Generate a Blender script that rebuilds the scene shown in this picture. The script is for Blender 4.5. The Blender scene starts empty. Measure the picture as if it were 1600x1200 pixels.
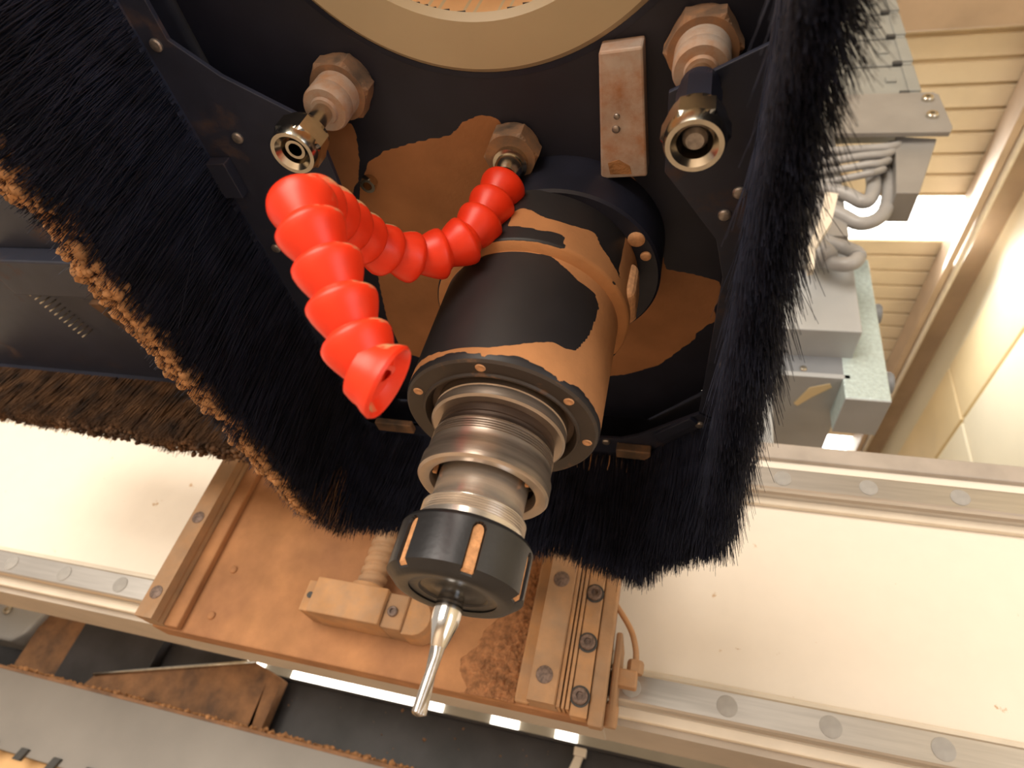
import bpy, bmesh, math, random
import numpy as np
from mathutils import Matrix, Vector, noise
random.seed(7); RNG = np.random.default_rng(7)
R = math.radians
SC = bpy.context.scene
COL = SC.collection

# ------------------------------------------------------------------ camera
cam_d = bpy.data.cameras.new('camera'); cam = bpy.data.objects.new('camera', cam_d); COL.objects.link(cam)
cam.matrix_world = Matrix.Translation((0, 0, 1.05)) @ Matrix((
    (0.962440998, -0.076719532, 0.260425494),
    (0.158975764, -0.618327846, -0.769673555),
    (0.220077330, 0.782166727, -0.582907523))).to_4x4()
cam_d.sensor_width = 36; cam_d.lens = 980 / 1600 * 36
cam_d.clip_start = 0.01; cam_d.clip_end = 60
cam_d.dof.use_dof = True; cam_d.dof.focus_distance = 0.36; cam_d.dof.aperture_fstop = 11
SC.camera = cam

# ------------------------------------------------------------------ light
world = bpy.data.worlds.new('workshop_daylight'); SC.world = world; world.use_nodes = True
bg = world.node_tree.nodes['Background']; bg.inputs[0].default_value = (1.0, 0.875, 0.74, 1); bg.inputs[1].default_value = 0.55

def area(name, loc, target, sx, sy, power, color):
    d = bpy.data.lights.new(name, 'AREA'); d.shape = 'RECTANGLE'; d.size = sx; d.size_y = sy; d.energy = power; d.color = color
    o = bpy.data.objects.new(name, d); COL.objects.link(o); o.location = loc
    o.rotation_euler = (Vector(target) - Vector(loc)).to_track_quat('-Z', 'Y').to_euler()
    return o
area('added_key_light', (-1.4, -3.2, 1.9), (-0.2, 0.6, 1.3), 2.6, 2.4, 190, (1.0, 0.90, 0.76))  # added key light from behind the camera; no door stands there
area('added_cool_fill', (1.85, -.7, .95), (0.0, 0.3, 1.35), 1.6, 1.3, 15, (0.62, 0.79, 1.0))  # added cool fill for the hood's right underside; the wall has no window
area('skylight_daylight', (1.35, 3.0, 4.9), (0.9, 2.2, 0), 0.7, 0.8, 40, (0.86, 0.93, 1.0))

vs = SC.view_settings; vs.view_transform = 'Standard'; vs.look = 'None'; vs.gamma = 1; vs.use_curve_mapping = False
vs.exposure = 0.14

# ------------------------------------------------------------------ materials
def nt(m): return m.node_tree.nodes, m.node_tree.links
def mat(name, col, rough=.5, metal=0., var=.15, vscale=40., bump=0., bscale=200., spec=.5, stretch=None, col2=None):
    m = bpy.data.materials.new(name); m.use_nodes = True; N, L = nt(m); b = N['Principled BSDF']
    b.inputs['Roughness'].default_value = rough; b.inputs['Metallic'].default_value = metal
    b.inputs['Specular IOR Level'].default_value = spec
    tc = N.new('ShaderNodeTexCoord'); mp = N.new('ShaderNodeMapping'); L.new(tc.outputs['Object'], mp.inputs[0])
    if stretch: mp.inputs['Scale'].default_value = stretch
    nz = N.new('ShaderNodeTexNoise'); nz.inputs['Scale'].default_value = vscale; nz.inputs['Detail'].default_value = 5
    L.new(mp.outputs[0], nz.inputs[0])
    rp = N.new('ShaderNodeValToRGB'); L.new(nz.outputs[0], rp.inputs[0])
    c = Vector(col); lo = c * (1 - var); hi = Vector(col2) if col2 else c * (1 + var)
    rp.color_ramp.elements[0].position = .32; rp.color_ramp.elements[1].position = .68
    rp.color_ramp.elements[0].color = (*lo, 1); rp.color_ramp.elements[1].color = (*hi, 1)
    L.new(rp.outputs[0], b.inputs['Base Color'])
    if bump:
        n2 = N.new('ShaderNodeTexNoise'); n2.inputs['Scale'].default_value = bscale; n2.inputs['Detail'].default_value = 3
        L.new(mp.outputs[0], n2.inputs[0])
        bp = N.new('ShaderNodeBump'); bp.inputs['Strength'].default_value = bump; bp.inputs['Distance'].default_value = .002
        L.new(n2.outputs[0], bp.inputs['Height']); L.new(bp.outputs[0], b.inputs['Normal'])
    return m
DUST = (.42, .195, .088)
def dusty(name, col, rough, dcol=DUST, scale=60., amount=.5, soft=.1, metal=0., attr=None, bump=.2, zup=0., spec=.4, var=.12):
    """a base finish with wood dust lying on it: where the dust attribute, a noise field or upward facing says so"""
    m = mat(name, col, rough, metal, var, 50, spec=spec); N, L = nt(m); b = N['Principled BSDF']
    base = b.inputs['Base Color'].links[0].from_socket
    tc = N.new('ShaderNodeTexCoord'); nz = N.new('ShaderNodeTexNoise'); nz.inputs['Scale'].default_value = scale; nz.inputs['Detail'].default_value = 8
    nz.inputs['Roughness'].default_value = .65
    L.new(tc.outputs['Object'], nz.inputs[0])
    fac = nz.outputs[0]
    def math_(op, a, c):
        x = N.new('ShaderNodeMath'); x.operation = op
        for i, v in enumerate((a, c)):
            if isinstance(v, (int, float)): x.inputs[i].default_value = v
            else: L.new(v, x.inputs[i])
        return x.outputs[0]
    if attr:
        at_ = N.new('ShaderNodeAttribute'); at_.attribute_name = attr
        fac = math_('ADD', math_('MULTIPLY', math_('SUBTRACT', nz.outputs[0], .5), .55), at_.outputs['Fac'])
    if zup:
        g = N.new('ShaderNodeNewGeometry'); sx = N.new('ShaderNodeSeparateXYZ'); L.new(g.outputs['True Normal'], sx.inputs[0])
        fac = math_('ADD', fac, math_('MULTIPLY', sx.outputs['Z'], zup))
    mr = N.new('ShaderNodeMapRange'); mr.inputs[1].default_value = 1 - amount - soft; mr.inputs[2].default_value = 1 - amount + soft
    L.new(fac, mr.inputs[0])
    dn = N.new('ShaderNodeTexNoise'); dn.inputs['Scale'].default_value = 25; dn.inputs['Detail'].default_value = 6; L.new(tc.outputs['Object'], dn.inputs[0])
    dr = N.new('ShaderNodeValToRGB'); L.new(dn.outputs[0], dr.inputs[0]); d = Vector(dcol)
    dr.color_ramp.elements[0].position = .3; dr.color_ramp.elements[1].position = .7
    dr.color_ramp.elements[0].color = (*(d * .78), 1); dr.color_ramp.elements[1].color = (*(d * 1.15), 1)
    mx = N.new('ShaderNodeMix'); mx.data_type = 'RGBA'
    L.new(mr.outputs[0], mx.inputs[0]); L.new(base, mx.inputs[6]); L.new(dr.outputs[0], mx.inputs[7]); L.new(mx.outputs[2], b.inputs['Base Color'])
    rr = N.new('ShaderNodeMapRange'); rr.inputs[3].default_value = rough; rr.inputs[4].default_value = .95; L.new(mr.outputs[0], rr.inputs[0]); L.new(rr.outputs[0], b.inputs['Roughness'])
    if metal:
        rm = N.new('ShaderNodeMapRange'); rm.inputs[3].default_value = metal; rm.inputs[4].default_value = 0; L.new(mr.outputs[0], rm.inputs[0]); L.new(rm.outputs[0], b.inputs['Metallic'])
    bn = N.new('ShaderNodeTexNoise'); bn.inputs['Scale'].default_value = 420; L.new(tc.outputs['Object'], bn.inputs[0])
    bp = N.new('ShaderNodeBump'); bp.inputs['Strength'].default_value = bump; bp.inputs['Distance'].default_value = .001
    hm = math_('MULTIPLY', bn.outputs[0], mr.outputs[0]); L.new(hm, bp.inputs['Height']); L.new(bp.outputs[0], b.inputs['Normal'])
    return m
def emit(name, col, strength):
    m = bpy.data.materials.new(name); m.use_nodes = True; N, L = nt(m); N.remove(N['Principled BSDF'])
    e = N.new('ShaderNodeEmission'); e.inputs[0].default_value = (*col, 1); e.inputs[1].default_value = strength
    L.new(e.outputs[0], N['Material Output'].inputs[0]); return m

M = {}
M['black'] = mat('black_paint', (.019, .021, .038), .42, 0, .3, 30, spec=.35)
M['black_wall'] = mat('matt_black_hood_wall', (.012, .013, .022), .8, 0, .3, 30, spec=.1)
M['black_dust'] = dusty('black_paint_dust_patches', (.019, .021, .038), .5, DUST, 90, .5, .05, attr='dust')
M['frame'] = dusty('black_frame_thin_dust', (.026, .031, .056), .45, (.12, .07, .05), 22, .33, .10)
M['bristle'] = mat('black_bristle', (.017, .019, .035), .5, 0, .4, 60, spec=.35)
M['bristle_brown'] = mat('brown_dusty_bristle', (.05, .022, .011), .8, 0, .6, 45, col2=(.16, .075, .03))
M['clump'] = mat('clumped_dust', (.40, .20, .085), .95, 0, .35, 120, .5, 500)
M['spindle_black'] = dusty('spindle_black_anodised', (.020, .018, .020), .48, (.48, .22, .09), 110, .5, .035, attr='dust', spec=.4)
M['flange'] = dusty('nose_flange_dark', (.045, .034, .029), .5, (.30, .15, .07), 60, .33, .1)
M['holedust'] = mat('dust_plug', (.62, .33, .17), .95, 0, .2, 300)
M['nut_black'] = mat('blackened_steel_nut', (.050, .050, .054), .34, .7, .15, 30, .04, 400)
M['slotdust'] = mat('packed_dust', (.62, .31, .14), .95, 0, .3, 250, .4, 600)
M['steel'] = mat('brushed_steel', (.66, .60, .54), .27, .8, .15, 500, .02, 700, stretch=(.05, .05, 1))
M['steel_dark'] = mat('worn_dark_steel', (.48, .40, .34), .3, .85, .25, 350, .03, 900, stretch=(.08, .08, 1))
M['steel_brown'] = mat('dark_brown_groove_steel', (.085, .06, .048), .45, .8, .4, 300, .03, 800, stretch=(.1, .1, 1))  # darker brown steel for the groove and the seat
M['carbide'] = mat('polished_carbide', (.72, .70, .68), .12, 1, .06, 100)
M['carbide_flute'] = mat('worn_carbide_flutes', (.42, .38, .35), .25, 1, .2, 200)
M['chrome'] = mat('zinc_plated_steel', (.60, .56, .48), .2, 1, .15, 90)
M['collar'] = dusty('grey_collar_dust', (.55, .50, .46), .5, (.45, .24, .13), 60, .5, .2, metal=.3)
M['hexdust'] = dusty('hex_nut_dust', (.20, .16, .13), .45, (.40, .21, .11), 50, .52, .15, metal=.6)
M['hose'] = dusty('orange_red_hose_plastic', (.88, .040, .010), .38, (.55, .30, .14), 80, .21, .06, zup=.42, spec=.45)
M['cream'] = mat('cream_port_paint', (.50, .41, .27), .4, 0, .06, 12)
M['port_in'] = mat('tan_port_throat', (.75, .45, .22), .5, 0, .15, 20)
M['sensor'] = dusty('dusty_aluminium_block', (.62, .53, .48), .45, (.48, .24, .13), 45, .47, .15, metal=.2)
M['screw'] = mat('dull_screw', (.40, .36, .34), .4, .8, .3, 300)
M['screw_dark'] = mat('dark_dusty_screw', (.16, .11, .09), .6, .3, .4, 300)
M['white'] = dusty('white_machine_paint', (.84, .77, .68), .45, (.62, .44, .28), 42, .315, .012, bump=.03, var=.012)
M['lip'] = mat('cream_ledge_paint', (.74, .66, .55), .5, 0, .08, 20)
M['rail'] = mat('ground_rail_steel', (.56, .53, .50), .3, .85, .08, 300, stretch=(.05, 1, 1))
M['railcap'] = mat('rail_bolt_cap', (.34, .33, .32), .6, .0, .08, 100)
M['topgrey'] = mat('grey_beam_cap', (.42, .37, .33), .5, .2, .1, 30)
M['underside'] = mat('beam_underside_shade', (.46, .40, .34), .55, 0, .08, 14)  # shade under the white beam put into a darker grey-beige
M['zplate'] = dusty('dust_caked_plate', (.20, .085, .045), .7, (.42, .205, .092), 9, .66, .30, bump=.5)
M['zrail'] = dusty('dust_caked_rail', (.30, .21, .14), .55, (.44, .25, .13), 30, .55, .25, metal=.2)
M['zblock'] = dusty('dust_caked_block', (.32, .22, .15), .6, (.50, .27, .125), 40, .62, .25)
M['heap'] = mat('loose_sawdust', (.30, .135, .058), 1, 0, .35, 150, .7, 420)
M['blue_grey'] = mat('blue_grey_paint', (.40, .41, .42), .42, .1, .06, 12)
M['blue_dark'] = mat('dark_grey_recess', (.20, .21, .23), .5, .1, .1, 12)
M['hammer'] = mat('hammered_pale_paint', (.50, .60, .60), .3, .2, .12, 150, .9, 240)
M['chain'] = mat('grey_chain_plastic', (.26, .265, .25), .5, 0, .06, 20)
M['chain_dark'] = mat('chain_gap', (.05, .05, .05), .7, 0, .1, 20)
M['bracket'] = mat('grey_bracket', (.28, .265, .25), .45, .2, .08, 14)
M['cable'] = mat('grey_cable', (.31, .30, .295), .42, 0, .1, 30)
M['ceil'] = mat('cream_roof_sheet', (.74, .62, .44), .55, 0, .07, 3)
M['purlin'] = mat('tan_steel_purlin', (.50, .37, .26), .55, 0, .12, 4)
M['wallm'] = mat('pale_yellow_wall', (.86, .77, .56), .7, 0, .05, 1.5)
M['board'] = mat('tan_wall_board', (.80, .63, .36), .65, 0, .08, 2)
M['sky'] = emit('skylight_glow', (1, .97, .9), 9)
M['win'] = emit('window_glow', (1, .93, .82), 4)
M['tray'] = mat('grey_tray_paint', (.24, .225, .21), .5, .1, .08, 8)
M['undark'] = mat('dark_rear_panel', (.030, .028, .032), .45, 0, .5, 14)
M['brown'] = dusty('brown_dusty_metal', (.12, .07, .045), .6, (.42, .22, .11), 18, .5, .2)
M['tanwood'] = mat('tan_wood_sheet', (.72, .44, .20), .6, 0, .12, 10)
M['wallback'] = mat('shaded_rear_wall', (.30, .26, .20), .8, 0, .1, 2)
M['floor'] = mat('dusty_concrete', (.56, .44, .33), .8, 0, .15, 4)

# ------------------------------------------------------------------ builders
def thing(name, label, cat, loc, group=None):
    o = bpy.data.objects.new(name, None); COL.objects.link(o); o.location = loc; o.empty_display_size = .02
    o['label'] = label; o['category'] = cat
    if group: o['group'] = group
    return o
def tag(o, label, cat, group=None):
    o['label'] = label; o['category'] = cat
    if group: o['group'] = group
    return o
ABS = {}
def link(name, me, m, parent=None, loc=(0, 0, 0), rot=(0, 0, 0), scale=None, smooth=False, label=None):
    """the mesh in world coordinates (or about loc); parenting keeps it in place"""
    o = bpy.data.objects.new(name, me); COL.objects.link(o)
    if m is not None and not me.materials: me.materials.append(M[m] if isinstance(m, str) else m)
    mm = M[m] if isinstance(m, str) else m
    if mm is not None and me.materials[0] != mm:
        o.material_slots[0].link = 'OBJECT'; o.material_slots[0].material = mm
    o.rotation_euler = rot
    if scale: o.scale = scale
    pl = ABS.get(parent.name, Vector(parent.location)) if parent else Vector((0, 0, 0))
    ABS[o.name] = Vector(loc)
    o.location = Vector(loc) - pl
    if parent:
        o.parent = parent
        if any(abs(x) > 1e-9 for x in parent.rotation_euler) or tuple(parent.scale) != (1, 1, 1):
            T = Matrix.Translation(pl) @ parent.rotation_euler.to_matrix().to_4x4() @ Matrix.Diagonal((*parent.scale, 1))
            o.matrix_parent_inverse = T.inverted() @ Matrix.Translation(pl)
    if smooth: me.shade_smooth()
    if label: o['label'] = label
    return o
def mesh(name, v, f):
    me = bpy.data.meshes.new(name); me.from_pydata([tuple(p) for p in v], [], [tuple(q) for q in f]); me.update(); return me
def bm_mesh(bm, name='m', auto=None):
    me = bpy.data.meshes.new(name); bmesh.ops.recalc_face_normals(bm, faces=bm.faces); bm.to_mesh(me); bm.free(); return me
def box(x0, x1, y0, y1, z0, z1, bev=.0, seg=2):
    bm = bmesh.new(); bmesh.ops.create_cube(bm, size=1)
    bmesh.ops.scale(bm, vec=(x1 - x0, y1 - y0, z1 - z0), verts=bm.verts)
    bmesh.ops.translate(bm, vec=((x0 + x1) / 2, (y0 + y1) / 2, (z0 + z1) / 2), verts=bm.verts)
    if bev: bmesh.ops.bevel(bm, geom=bm.edges[:], offset=bev, segments=seg, affect='EDGES', profile=.5)
    return bm_mesh(bm)
def prism(poly, a0, a1, axis='z', bev=0.):
    """polygon extruded along an axis; poly in (x,y) for z, (x,z) for y, (y,z) for x"""
    def P(p, a): return {'z': (p[0], p[1], a), 'y': (p[0], a, p[1]), 'x': (a, p[0], p[1])}[axis]
    bm = bmesh.new(); n = len(poly)
    A = [bm.verts.new(P(p, a0)) for p in poly]; B = [bm.verts.new(P(p, a1)) for p in poly]
    bm.faces.new(A); bm.faces.new(B[::-1])
    for i in range(n): bm.faces.new((A[i], B[i], B[(i + 1) % n], A[(i + 1) % n]))
    bmesh.ops.recalc_face_normals(bm, faces=bm.faces)
    if bev: bmesh.ops.bevel(bm, geom=bm.edges[:], offset=bev, segments=2, affect='EDGES', profile=.5)
    return bm_mesh(bm)
def lathe(prof, n=64, cx=0, cy=0, z0=0, closed=False, smooth_ang=32):
    """profile [(r,z)] about a vertical axis at (cx,cy)"""
    v = []; f = []; k = len(prof)
    for i in range(n):
        a = 2 * math.pi * i / n; c, s = math.cos(a), math.sin(a)
        for r, z in prof: v.append((cx + r * c, cy + r * s, z0 + z))
    for i in range(n):
        j = (i + 1) % n
        for q in range(k if closed else k - 1):
            p = (q + 1) % k
            f.append((i * k + q, j * k + q, j * k + p, i * k + p))
    bm = bmesh.new(); me = mesh('t', v, f); bm.from_mesh(me); bpy.data.meshes.remove(me)
    bmesh.ops.remove_doubles(bm, verts=bm.verts, dist=1e-6)
    bmesh.ops.dissolve_degenerate(bm, edges=bm.edges, dist=1e-7)
    bmesh.ops.recalc_face_normals(bm, faces=bm.faces)
    for e in bm.edges:
        if len(e.link_faces) == 2 and e.calc_face_angle(0) > R(smooth_ang): e.smooth = False
    for fc in bm.faces: fc.smooth = True
    me = bpy.data.meshes.new('lathe'); bm.to_mesh(me); bm.free(); return me
def hexnut(rc, h, bore=0., cx=0, cy=0, z0=0, cham=.12):
    """hexagonal nut about a vertical axis, chamfered corners, optional bore"""
    bm = bmesh.new(); rings = []
    N = 48
    def rad(a, k):
        fl = rc * math.cos(R(30)); b = (a % R(60)) - R(30); hx = fl / math.cos(b)
        return min(hx, k)
    rows = [(rc * (1 - cham), 0), (rc, h * .16), (rc, h * .84), (rc * (1 - cham), h)]
    for k, z in rows:
        rings.append([bm.verts.new((cx + rad(a, k) * math.cos(a), cy + rad(a, k) * math.sin(a), z0 + z)) for a in [2 * math.pi * i / N for i in range(N)]])
    b0 = [bm.verts.new((cx + bore * math.cos(2 * math.pi * i / N), cy + bore * math.sin(2 * math.pi * i / N), z0)) for i in range(N)] if bore else None
    b1 = [bm.verts.new((cx + bore * math.cos(2 * math.pi * i / N), cy + bore * math.sin(2 * math.pi * i / N), z0 + h)) for i in range(N)] if bore else None
    for A, B in zip(rings, rings[1:]):
        for i in range(N): bm.faces.new((A[i], A[(i + 1) % N], B[(i + 1) % N], B[i]))
    if bore:
        for i in range(N):
            j = (i + 1) % N
            bm.faces.new((rings[0][i], b0[i], b0[j], rings[0][j])); bm.faces.new((rings[-1][i], rings[-1][j], b1[j], b1[i])); bm.faces.new((b0[i], b1[i], b1[j], b0[j]))
    else:
        bm.faces.new(rings[0][::-1]); bm.faces.new(rings[-1])
    return bm_mesh(bm)
def smooth_path(pts, n):
    P = [Vector(p) for p in pts]; out = []
    E = [P[0] * 2 - P[1]] + P + [P[-1] * 2 - P[-2]]
    for i in range(1, len(E) - 2):
        for k in range(n):
            t = k / n; a, b, c, d = E[i - 1:i + 3]
            out.append(.5 * ((2 * b) + (c - a) * t + (2 * a - 5 * b + 4 * c - d) * t * t + (3 * b - a - 3 * c + d) * t ** 3))
    out.append(P[-1]); return out
def tube(pts, r, n=12, sub=6):
    P = smooth_path(pts, sub) if sub else [Vector(p) for p in pts]
    v = []; f = []; up = Vector((.31, .17, .93))
    for i, p in enumerate(P):
        t = (P[min(i + 1, len(P) - 1)] - P[max(i - 1, 0)]).normalized()
        s = t.cross(up).normalized(); w = s.cross(t)
        rr = r[i * (len(r) - 1) // max(1, len(P) - 1)] if isinstance(r, list) else r
        for k in range(n):
            a = 2 * math.pi * k / n; v.append(p + (s * math.cos(a) + w * math.sin(a)) * rr)
    for i in range(len(P) - 1):
        for k in range(n):
            j = (k + 1) % n; f.append((i * n + k, i * n + j, (i + 1) * n + j, (i + 1) * n + k))
    f.append(tuple(range(n))[::-1]); f.append(tuple((len(P) - 1) * n + k for k in range(n)))
    me = mesh('tube', v, f); me.shade_smooth(); return me
def inside(p, poly):
    c = False; j = len(poly) - 1
    for i in range(len(poly)):
        (x1, y1), (x2, y2) = poly[i], poly[j]
        if (y1 > p[1]) != (y2 > p[1]) and p[0] < (x2 - x1) * (p[1] - y1) / (y2 - y1) + x1: c = not c
        j = i
    return c
def set_attr(me, vals, name='dust'):
    a = me.attributes.new(name, 'FLOAT', 'POINT'); a.data.foreach_set('value', np.asarray(vals, dtype=np.float32))
DN = (math.pi, 0, 0)             # a fitting that points down
FW = (math.pi / 2, 0, 0)         # a fitting that points at the front (-y)

def screw_mesh(r, h):
    """socket cap screw: rounded head with a hexagonal socket"""
    bm = bmesh.new(); N = 24
    def ring(rr, z, hx=False):
        o = []
        for i in range(N):
            a = 2 * math.pi * i / N; q = rr
            if hx: q = rr * math.cos(R(30)) / math.cos((a % R(60)) - R(30))
            o.append(bm.verts.new((q * math.cos(a), q * math.sin(a), z)))
        return o
    rows = [ring(r, 0), ring(r, h * .8), ring(r * .86, h), ring(r * .52, h, True), ring(r * .52, h * .4, True)]
    for A, B in zip(rows, rows[1:]):
        for i in range(N): bm.faces.new((A[i], A[(i + 1) % N], B[(i + 1) % N], B[i]))
    bm.faces.new(rows[-1]); return bm_mesh(bm)
def button_mesh(r, h): return lathe([(r, 0), (r, h * .5), (r * .8, h * .85), (r * .45, h), (0, h)], 20)

def bristle_mesh(base, direction, length, rad, bend, segs=2):
    """thin three-sided tapering bristles; all arrays of n rows"""
    n = len(base); d = direction / np.linalg.norm(direction, axis=1, keepdims=True)
    side = np.cross(d, RNG.normal(size=(n, 3))); side /= np.linalg.norm(side, axis=1, keepdims=True)
    s2 = np.cross(d, side)
    V = np.zeros((n, segs + 1, 3, 3))
    for k in range(segs + 1):
        t = k / segs; c = base + d * (length * t)[:, None] + bend * (t * t)
        r = rad * (1 - .75 * t)
        for q in range(3):
            a = 2 * math.pi * q / 3
            V[:, k, q] = c + (side * math.cos(a) + s2 * math.sin(a)) * r[:, None]
    V = V.reshape(-1, 3); m = (segs + 1) * 3; F = []
    for k in range(segs):
        for q in range(3):
            p = (q + 1) % 3; F.append((k * 3 + q, k * 3 + p, (k + 1) * 3 + p, (k + 1) * 3 + q))
    F = (np.array(F)[None] + (np.arange(n) * m)[:, None, None]).reshape(-1, 4)
    me = bpy.data.meshes.new('bristles'); me.vertices.add(len(V)); me.vertices.foreach_set('co', V.ravel())
    me.loops.add(F.size); me.loops.foreach_set('vertex_index', F.ravel().astype(np.int32))
    me.polygons.add(len(F)); me.polygons.foreach_set('loop_start', np.arange(0, F.size, 4, dtype=np.int32))
    me.polygons.foreach_set('loop_total', np.full(len(F), 4, dtype=np.int32)); me.update(calc_edges=True); return me
def brush_row(p0, p1, z, n, thick, lenf, splay, outward, rad=.00045, stray=.0):
    """base points between two corners, hanging bristles; lenf(t) gives the length along the row"""
    p0 = np.array(p0); p1 = np.array(p1); t = RNG.random(n)
    nrm = np.array([outward[0], outward[1], 0.]); u = RNG.random(n) - .5
    b = np.zeros((n, 3)); b[:, :2] = p0 + (p1 - p0) * t[:, None]; b += nrm * (u * thick)[:, None]; b[:, 2] = z
    along = np.append((p1 - p0) / np.linalg.norm(p1 - p0), 0.)
    d = np.zeros((n, 3)); d[:, 2] = -1
    d += nrm * (u * splay * 2 + RNG.normal(size=n) * .014 + stray * np.maximum(0, RNG.normal(size=n) - 1.1))[:, None]
    d += along * (RNG.normal(size=n) * (.035 + stray * .5))[:, None]
    L = np.array([lenf(x) for x in t]) * (1 + RNG.normal(size=n) * .018 - .10 * RNG.random(n) ** 5)
    bend = np.cross(d, RNG.normal(size=(n, 3))) * .004
    return b, d, L, np.full(n, rad) * (0.7 + .6 * RNG.random(n)), bend
def lumps_mesh(centers, radii, squash=.8):
    """rough little lumps of dust, each an irregular octahedron-like pebble"""
    bm = bmesh.new(); bmesh.ops.create_icosphere(bm, subdivisions=1, radius=1); bv = np.array([v.co[:] for v in bm.verts]); bf = np.array([[v.index for v in f.verts] for f in bm.faces]); bm.free()
    n = len(centers); k = len(bv)
    V = bv[None] * radii[:, None, None] * (1 + RNG.normal(size=(n, k, 1)) * .16) + centers[:, None]
    F = bf[None] + (np.arange(n) * k)[:, None, None]
    me = bpy.data.meshes.new('lumps'); V = V.reshape(-1, 3); F = F.reshape(-1, 3)
    me.vertices.add(len(V)); me.vertices.foreach_set('co', V.ravel()); me.loops.add(F.size); me.loops.foreach_set('vertex_index', F.ravel().astype(np.int32))
    me.polygons.add(len(F)); me.polygons.foreach_set('loop_start', np.arange(0, F.size, 3, dtype=np.int32)); me.polygons.foreach_set('loop_total', np.full(len(F), 3, dtype=np.int32)); me.update(calc_edges=True)
    return me
def structure(o): o['kind'] = 'structure'; return o

# ================================================================== the building
structure(link('floor', box(-5, 2.2, -5, 8, -.1, 0), 'floor'))
ZC = 5.0
# corrugated roof: sheet ribs across x, stepped in y, with two skylight openings
def roof_profile(y0, y1, z):
    pts = []; y = y0; p = .145
    while y < y1 - 1e-6:
        pts += [(y, z), (y + p * .80, z), (y + p * .84, z + .03), (y + p * .96, z + .03)]; y += p
    pts.append((y1, z)); return pts
def roof_sheet(x0, x1, y0, y1):
    pr = roof_profile(y0, y1, ZC); v = []; f = []
    for y, z in pr: v += [(x0, y, z), (x1, y, z)]
    for i in range(len(pr) - 1): f.append((2 * i, 2 * i + 1, 2 * i + 3, 2 * i + 2))
    n = len(v); v += [(x, y, ZC + .06) for x in (x0, x1) for y in (y0, y1)]
    f.append((n, n + 1, n + 3, n + 2)); return mesh('roof', v, f)
SKY = [(2.83, 3.20), (5.58, 5.93)]
ceiling = structure(link('ceiling', roof_sheet(-5, 1.95, -5, SKY[0][0]), 'ceil'))
link('roof_sheet', roof_sheet(-5, 1.95, SKY[0][1], SKY[1][0]), 'ceil', ceiling)
link('roof_sheet', roof_sheet(-5, 1.95, SKY[1][1], 8), 'ceil', ceiling)
for k, (a, b) in enumerate(SKY):
    link('roof_sheet', roof_sheet(-5, .78 if k == 0 else 1.30, a, b), 'ceil', ceiling)
    w = structure(link('window_%d' % (k + 1), box(.78 if k == 0 else 1.30, 1.95, a, b, ZC + .02, ZC + .05), 'sky'))
# steel along the junction of roof and wall
t1 = structure(link('trim_1', prism([(1.66, 4.99), (1.66, 4.80), (1.70, 4.80), (1.70, 4.95), (1.95, 4.95), (1.95, 4.99)], -5, 8, 'y'), 'purlin'))
structure(link('trim_2', tube([(1.735, y, 4.82) for y in (-5, 0, 4, 8)], .022, 10, 0), 'lip'))
structure(link('trim_3', box(-5, 1.7, 1.55, 1.72, 4.86, 4.985, .008), 'purlin'))
wr = structure(link('wall_right', box(1.95, 2.05, -5, 8, 0, 5.06), 'wallm'))
for y0, y1, z0, z1 in [(-2.2, 4.06, 4.15, 4.62), (4.09, 7.2, 4.15, 4.62), (-2.2, 4.06, 3.15, 4.12), (4.09, 7.2, 3.15, 4.12)]:
    link('wall_board', box(1.925, 1.95, y0, y1, z0, z1, .004), 'board' if z0 > 4 else 'wallm', wr)
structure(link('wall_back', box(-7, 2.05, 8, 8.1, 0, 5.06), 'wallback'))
for k, (x0, x1) in enumerate([(-5.16, -4.90), (-4.48, -2.43), (-1.83, -1.50), (-1.07, -.82)]):
    structure(link('window_%d' % (k + 3), box(x0, x1, 7.96, 8.0, 2.05, 2.75, .01), 'win'))

# ================================================================== gantry beam
gb = thing('gantry_beam', 'long white gantry beam carrying two steel guide rails behind the spindle', 'gantry', (-.2, .8, 1.183))
link('beam_body', box(-1.7, 1.3, .73, .842, 1.183, 1.533, .003), 'white', gb)
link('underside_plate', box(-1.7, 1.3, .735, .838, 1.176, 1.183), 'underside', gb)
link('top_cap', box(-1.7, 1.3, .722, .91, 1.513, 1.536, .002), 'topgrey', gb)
for z in (1.206, 1.470):
    link('rail_ledge', box(-1.7, 1.3, .721, .73, z - .024, z + .026, .002), 'lip', gb)
RP = [(.721, -.0155), (.721, .0155), (.713, .0155), (.709, .0125), (.705, .0155), (.700, .0145), (.6985, .0125), (.6985, -.0125), (.700, -.0145), (.705, -.0155), (.709, -.0125), (.713, -.0155)]
cap_me = lathe([(.0098, 0), (.0098, .0006), (.0088, .0010), (0, .0010)], 24)
for z, xs in ((1.207, [-.8584 + .0925 * k for k in range(0, 14)]), (1.470, [-.60 + .0925 * k - .0152 for k in range(0, 12)])):
    rl = link('guide_rail', prism([(y, z + dz) for y, dz in RP], -1.7, 1.3, 'x'), 'rail', gb)
    for x in xs: link('rail_bolt_cap', cap_me, 'railcap', rl, (x, .6985, z), FW)
for x in (-1.78, 1.22):
    link('upright', box(x, x + .16, .70, .96, 0, 1.56, .006), 'white', gb)

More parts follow.
